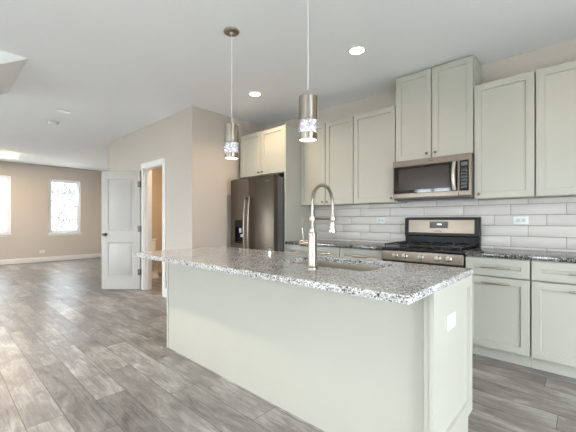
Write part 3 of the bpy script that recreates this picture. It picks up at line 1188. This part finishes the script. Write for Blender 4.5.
e_ = 0.004
L0 = loop(rounded(SX0 - 0.03, SX1 + 0.03, SY0 - 0.02, SY1 + 0.02, 0.05), IZ0 - 0.0012)
L1 = loop(rounded(SX0 - e_, SX1 + e_, SY0 - e_, SY1 + e_, 0.045), IZ0 - 0.0012)
L2 = loop(rounded(SX0 + 0.006, SX1 - 0.006, SY0 + 0.006, SY1 - 0.006, 0.045), IZ0 - 0.17)
L3 = loop(rounded(SX0 + 0.04, SX1 - 0.04, SY0 + 0.04, SY1 - 0.04, 0.03), IZ0 - 0.205)
cx, cy = (SX0 + SX1) / 2, (SY0 + SY1) / 2
n_ = len(L3)
L4 = [t.verts.new((cx + 0.045 * math.cos(R(45) + 0) * 0 + 0.045 * math.cos(math.atan2(v.co.y - cy, v.co.x - cx)), cy + 0.045 * math.sin(math.atan2(v.co.y - cy, v.co.x - cx)), IZ0 - 0.21)) for v in L3]
for A, B in ((L0, L1), (L1, L2), (L2, L3), (L3, L4)):
    for k in range(n_):
        t.faces.new([A[k], A[(k + 1) % n_], B[(k + 1) % n_], B[k]])
t.faces.new(L4)
bmesh.ops.recalc_face_normals(t, faces=t.faces)
bs = MB()
bs.merge(t)
bso = bs.build('basin', 'sinksteel', sk)
sm = bso.modifiers.new('solid', 'SOLIDIFY')
sm.thickness = 0.0015
sm.offset = 1
MB().lathe([(0, 0.0), (0.04, 0.0), (0.042, 0.003), (0.03, 0.004), (0.012, 0.002), (0.010, 0.012), (0, 0.013)], (cx, cy, IZ0 - 0.209), None, 20).build('drain', 'chrome', sk)

# faucet
FX, FY = -1.148, 1.455
fc = thing('kitchen_faucet', 'tall brushed nickel spring faucet at the island sink', 'faucet', (FX, FY, IZ1))
fb = MB()
fb.lathe([(0, 0), (0.033, 0), (0.033, 0.006), (0.028, 0.010), (0.0245, 0.02), (0.0245, 0.20), (0.018, 0.206), (0.0165, 0.225), (0, 0.225)], (FX, FY, IZ1 + 0.0002), None, 24)
fb.build('body', 'tap', fc)
arc = MB()
pts = []
reach = 0.197
base_z = IZ1 + 0.22
top = 1.376
rr = reach / 2
for i in range(8):
    pts.append((FX, FY, base_z + (top - rr - base_z) * i / 8))
for i in range(17):
    th = math.pi - math.pi * i / 16
    pts.append((FX, FY + rr + rr * math.cos(th), top - rr + rr * math.sin(th) * 1.0))
for i in range(1, 7):
    pts.append((FX, FY + reach, top - rr - (top - rr - 1.175) * i / 6))
arc.tube(pts, 0.0092, 12)
arc_o = arc.build('hose', 'tap', fc)
# spring coil round the hose
sp = MB()
cs = []
# arc length parameterisation
P = [Vector(p) for p in pts]
S = [0]
for i in range(1, len(P)):
    S.append(S[-1] + (P[i] - P[i - 1]).length)
pitch, rc = 0.0062, 0.0095
total = S[-1] * 0.985
k = 0
steps = int(total / pitch * 10)
for i in range(steps + 1):
    s = total * i / steps
    while k < len(S) - 2 and S[k + 1] < s:
        k += 1
    u = (s - S[k]) / (S[k + 1] - S[k])
    p = P[k].lerp(P[k + 1], u)
    d = (P[k + 1] - P[k]).normalized()
    nx = Vector((1, 0, 0))
    ny = d.cross(nx).normalized()
    th = 2 * math.pi * s / pitch
    cs.append(p + nx * rc * math.cos(th) + ny * rc * math.sin(th))
sp.tube(cs, 0.0016, 5)
sp.build('spring_coil', 'tap', fc)
sh = MB()
sh.lathe([(0, 1.092), (0.0225, 1.092), (0.0235, 1.097), (0.0205, 1.115), (0.0155, 1.15), (0.0145, 1.178), (0.010, 1.184), (0, 1.184)], (FX, FY + reach, 0), None, 22)
sh.build('spray_head', 'chrome', fc)
ho = MB()
ho.cyl((FX, FY + 0.01, 1.178), (FX, FY + reach - 0.012, 1.178), 0.0065, 12)
ho.lathe([(0.0155, 1.168), (0.0215, 1.168), (0.0215, 1.188), (0.0155, 1.188), (0.0155, 1.168)], (FX, FY + reach, 0), None, 20)
ho.lathe([(0.0135, 1.168), (0.020, 1.168), (0.020, 1.188), (0.0135, 1.188), (0.0135, 1.168)], (FX, FY, 0), None, 20)
ho.build('hose_holder', 'tap', fc)
lv = MB()
lv.cyl((FX - 0.015, FY, 1.035), (FX - 0.082, FY, 1.035), 0.0185, 18)
lv.cyl((FX - 0.066, FY, 1.048), (FX - 0.072, FY - 0.004, 1.125), 0.0034, 10)
lv.build('lever', 'tap', fc)

# air-switch button on the worktop
ab = thing('sink_hole_cover', 'small round chrome cap on the granite left of the faucet', 'cap', (-1.947, 1.90, IZ1))
MB().lathe([(0, 0.0002), (0.021, 0.0002), (0.021, 0.006), (0.016, 0.010), (0.014, 0.028), (0.017, 0.034), (0.012, 0.040), (0, 0.041)], (-1.947, 1.90, IZ1), None, 20).build('cap_body', 'chrome', ab)


# ------------------------------------------------------------------ outlets
def outlet(label, loc, normal, horizontal, group):
    root = thing('electrical_outlet', label, 'outlet', loc, group)
    wv, hv = (0.118, 0.072) if horizontal else (0.072, 0.118)
    n = Vector(normal)
    u = Vector((0, 0, 1)).cross(n)

    def bx(mb, u0, u1, v0, v1, d0, d1, bev):
        ps = [Vector(loc) + u * uu + Vector((0, 0, vv)) + n * dd for uu in (u0, u1) for vv in (v0, v1) for dd in (d0, d1)]
        mn = [min(p[i] for p in ps) for i in range(3)]
        mx = [max(p[i] for p in ps) for i in range(3)]
        mb.box(mn[0], mx[0], mn[1], mx[1], mn[2], mx[2], bev=bev)
    m = MB()
    bx(m, -wv / 2, wv / 2, -hv / 2, hv / 2, 0.0002, 0.006, 0.002)
    pl_ = m.build('cover_plate', 'whiteplastic', root)
    for s in (-1, 1):
        c = (s * 0.02, 0) if horizontal else (0, s * 0.02)
        m = MB()
        bx(m, c[0] - 0.0165, c[0] + 0.0165, c[1] - 0.0165, c[1] + 0.0165, 0.0055, 0.0078, 0.001)
        so = m.build('socket', 'socket', root)
        m = MB()
        for q in (-0.006, 0.006):
            if horizontal:
                bx(m, c[0] - 0.004, c[0] + 0.004, c[1] + q - 0.001, c[1] + q + 0.001, 0.0076, 0.0081, 0)
            else:
                bx(m, c[0] + q - 0.001, c[0] + q + 0.001, c[1] - 0.004, c[1] + 0.004, 0.0076, 0.0081, 0)
        m.build('slots', 'greyplastic', so, smooth=0)


OG = 'white electrical outlets'
outlet('white outlet in the tiled backsplash left of the range', (-1.884, W - 0.010, 1.170), (0, -1, 0), True, OG)
outlet('white outlet in the tiled backsplash right of the range', (-0.463, W - 0.010, 1.170), (0, -1, 0), True, OG)
outlet('white outlet low on the far beige wall below the window', (XF, 2.10, 0.285), (1, 0, 0), True, OG)
outlet('white outlet plate on the end panel of the island', (EX - 0.013, 1.70, 0.680), (1, 0, 0), True, OG)


# ------------------------------------------------------------------ pendants
def point(name, loc, power, color, radius, parent=None):
    l = bpy.data.lights.new(name, 'POINT')
    l.energy = power
    l.color = color
    l.shadow_soft_size = radius
    o = bpy.data.objects.new(name, l)
    o.location = loc
    if parent is not None:
        o.parent = parent
        o.location = Vector(loc) - parent.location
    C.objects.link(o)
    return o


def pendant(x, y, label):
    root = thing('pendant_light', label, 'pendant lamp', (x, y, H), 'nickel and crystal pendants over the island')
    ZT, ZB, r = 1.960, 1.680, 0.060
    MB().lathe([(0, H), (0.062, H - 0.0005), (0.066, H - 0.008), (0.058, H - 0.018), (0.020, H - 0.024), (0.009, H - 0.04), (0, H - 0.04)], (x, y, 0), None, 28).build('canopy', 'pendsteel', root)
    MB().cyl((x, y, ZT + 0.02), (x, y, H - 0.03), 0.0028, 8).build('cord', 'trim', root)
    MB().lathe([(0, ZT - 0.002), (0.011, ZT - 0.002), (0.011, ZT + 0.035), (0.006, ZT + 0.045), (0, ZT + 0.045)], (x, y, 0), None, 16).build('cord_grip', 'nickel', root)
    zc1, zc0 = ZT - 0.150, ZB + 0.046
    MB().lathe([(0, ZT), (r - 0.003, ZT), (r, ZT - 0.003), (r, zc1), (r - 0.004, zc1), (r - 0.004, ZT - 0.006), (0, ZT - 0.006)], (x, y, 0), None, 36).build('shade', 'pendsteel', root)
    cr = MB().lathe([(r - 0.009, zc0), (r - 0.009, zc1)], (x, y, 0), None, 36)
    cro = cr.build('crystal_band', 'crystal', root)
    ch = MB()
    rnd = random.Random(4)
    rows = 6
    for i in range(rows):
        for j in range(22):
            th = 2 * math.pi * (j + 0.5 * (i % 2)) / 22
            z = zc0 + (zc1 - zc0) * (i + 0.5) / rows
            c = Vector((x + (r - 0.005) * math.cos(th), y + (r - 0.005) * math.sin(th), z))
            s = 0.0078
            tt = bmesh.new()
            bmesh.ops.create_icosphere(tt, subdivisions=1, radius=s)
            mtx = Matrix.Translation(c) @ Matrix.Rotation(rnd.uniform(0, 3), 4, 'Z') @ Matrix.Rotation(rnd.uniform(0, 3), 4, 'X')
            ch.merge(tt, mtx)
    ch.build('crystal_chips', 'crystalchip', cro, smooth=0)
    MB().lathe([(r - 0.004, ZB + 0.004), (r - 0.001, ZB), (r, ZB + 0.003), (r, zc0), (r - 0.004, zc0), (r - 0.004, ZB + 0.004)], (x, y, 0), None, 36).build('lower_ring', 'pendsteel', root)
    MB().lathe([(0, ZB + 0.008), (r - 0.0045, ZB + 0.008), (r - 0.0045, ZB + 0.012), (0, ZB + 0.012)], (x, y, 0), None, 32).build('diffuser', 'lampdiff', root)
    return root


pendant(-2.178, 1.680, 'nickel pendant with crystal band nearer the refrigerator')
pendant(-1.322, 1.630, 'nickel pendant with crystal band in front of the wall cabinets, above the faucet')


# ------------------------------------------------------------------ ceiling lamps
def downlight(x, y, label, lit, power=0, cone=150, col=(1.0, 0.74, 0.46)):
    root = thing('recessed_downlight', label, 'ceiling lamp', (x, y, H), 'recessed ceiling downlights')
    MB().lathe([(0.062, H - 0.001), (0.066, H - 0.006), (0.090, H - 0.005), (0.094, H - 0.0005), (0.062, H - 0.001)], (x, y, 0), None, 32).build('trim_ring', 'whiteplastic', root)
    MB().lathe([(0, H - 0.003), (0.063, H - 0.003), (0.063, H - 0.001), (0, H - 0.001)], (x, y, 0), None, 32).build('lens', 'lamplens' if lit else 'whiteplastic', root)
    if lit:
        l = bpy.data.lights.new('downlight_beam', 'SPOT')
        l.energy = power
        l.color = col
        l.spot_size = R(cone)
        l.spot_blend = 0.8
        l.shadow_soft_size = 0.06
        o = bpy.data.objects.new('downlight_beam', l)
        o.parent = root
        o.location = (0, 0, -0.012)
        C.objects.link(o)


downlight(-1.574, 2.66, 'lit recessed downlight nearer the tall cabinet', True, 15)
downlight(-3.05, 2.715, 'lit recessed downlight in front of the refrigerator cabinet', True, 55)
downlight(-0.10, 2.66, 'recessed downlight added outside the frame to warm the right wall cabinets', True, 10)  # unseen lamp, added for warm light on the cabinets at right
for dx_, dy_, pw_, lb in ((-0.2, -0.55, 60, 'right'), (-2.95, -0.05, 190, 'middle'), (-4.9, -0.55, 60, 'left')):  # lamps added out of view to brighten the floor and island front
    downlight(dx_, dy_, 'unseen downlight added for fill light over the floor before the island, %s of three' % lb, True, pw_, 130, (1.0, 0.86, 0.71))
downlight(-5.596, 1.291, 'white unlit round ceiling light near the hallway door', False)
sd_ = thing('smoke_detector', 'small round smoke detector on the ceiling behind the unlit light', 'smoke detector', (-6.293, 1.303, H))
MB().lathe([(0.070, H - 0.0005), (0.075, H - 0.004), (0.075, H - 0.022), (0.07, H - 0.026), (0, H - 0.026), ][::-1], (-6.293, 1.303, 0), None, 28).build('detector_base', 'socket', sd_)
MB().lathe([(0, H - 0.042), (0.058, H - 0.040), (0.066, H - 0.034), (0.066, H - 0.0262), (0, H - 0.0262)], (-6.293, 1.303, 0), None, 28).build('detector_cover', 'whiteplastic', sd_)

fl = thing('flush_ceiling_light', 'lit round flush-mount lamp on the far ceiling', 'ceiling lamp', (-9.95, 1.16, H))
MB().lathe([(0, H - 0.0005), (0.20, H - 0.0005), (0.205, H - 0.025), (0, H - 0.025)][::-1], (-9.95, 1.16, 0), None, 40).build('metal_base', 'nickel', fl)
MB().lathe([(0, H - 0.095), (0.20, H - 0.092), (0.215, H - 0.08), (0.215, H - 0.03), (0, H - 0.026)], (-9.95, 1.16, 0), None, 40).build('drum_diffuser', 'drum', fl)
for k in range(3):
    th = R(40 + 120 * k)
    c, s = math.cos(th), math.sin(th)
    MB().cyl((-9.95 + 0.222 * c, 1.16 + 0.222 * s, H - 0.10), (-9.95 + 0.222 * c, 1.16 + 0.222 * s, H - 0.02), 0.006, 8).build('clip', 'nickel', fl)
la = area('flush_lamp_glow', (0, 0, -0.0965), (0, 0, 0), 0.38, 0.38, 32, (1.0, 0.78, 0.55))
la.data.shape = 'DISK'
la.parent = fl

# ------------------------------------------------------------------ bathroom
bl = thing('bathroom_ceiling_light', 'lit round lamp on the bathroom ceiling, out of view', 'ceiling lamp', (-5.3, 3.1, H))
MB().lathe([(0, H - 0.07), (0.12, H - 0.065), (0.14, H - 0.04), (0.14, H - 0.001), (0, H - 0.001)], (-5.3, 3.1, 0), None, 32).build('diffuser', 'drum', bl)
la = area('bathroom_lamp_glow', (0, 0, -0.072), (0, 0, 0), 0.23, 0.23, 22, (1.0, 0.82, 0.62))
la.data.shape = 'DISK'
la.parent = bl

tx, ty = XB + T + 0.012, 3.05          # wall behind the tank
to = thing('toilet', 'white toilet seen through the bathroom doorway', 'toilet', (tx + 0.4, ty, 0))
MB().box(tx + 0.01, tx + 0.205, ty - 0.19, ty + 0.19, 0.40, 0.745, bev=0.02).build('tank', 'porcelain', to)
MB().box(tx + 0.004, tx + 0.215, ty - 0.20, ty + 0.20, 0.746, 0.78, bev=0.008).build('tank_lid', 'porcelain', to)
MB().cyl((tx + 0.205, ty - 0.15, 0.69), (tx + 0.225, ty - 0.15, 0.69), 0.012, 12).box(tx + 0.222, tx + 0.23, ty - 0.16, ty - 0.09, 0.684, 0.696).build('flush_lever', 'chrome', to)
bw = MB()
bw.lathe([(0, 0.0), (0.125, 0.0), (0.125, 0.03), (0.105, 0.08), (0.11, 0.2), (0.165, 0.32), (0.18, 0.385), (0.17, 0.395), (0.13, 0.39), (0.1, 0.28), (0, 0.22)], (tx + 0.43, ty, 0), None, 28, sx=1.4, sy=1.0)
bw.box(tx + 0.02, tx + 0.32, ty - 0.105, ty + 0.105, 0.06, 0.395, bev=0.02)
bw.build('bowl', 'porcelain', to)
MB().lathe([(0, 0.397), (0.185, 0.397), (0.19, 0.405), (0.185, 0.42), (0.17, 0.428), (0, 0.432)], (tx + 0.45, ty, 0), None, 28, sx=1.32, sy=1.0).build('seat_lid', 'porcelain', to)
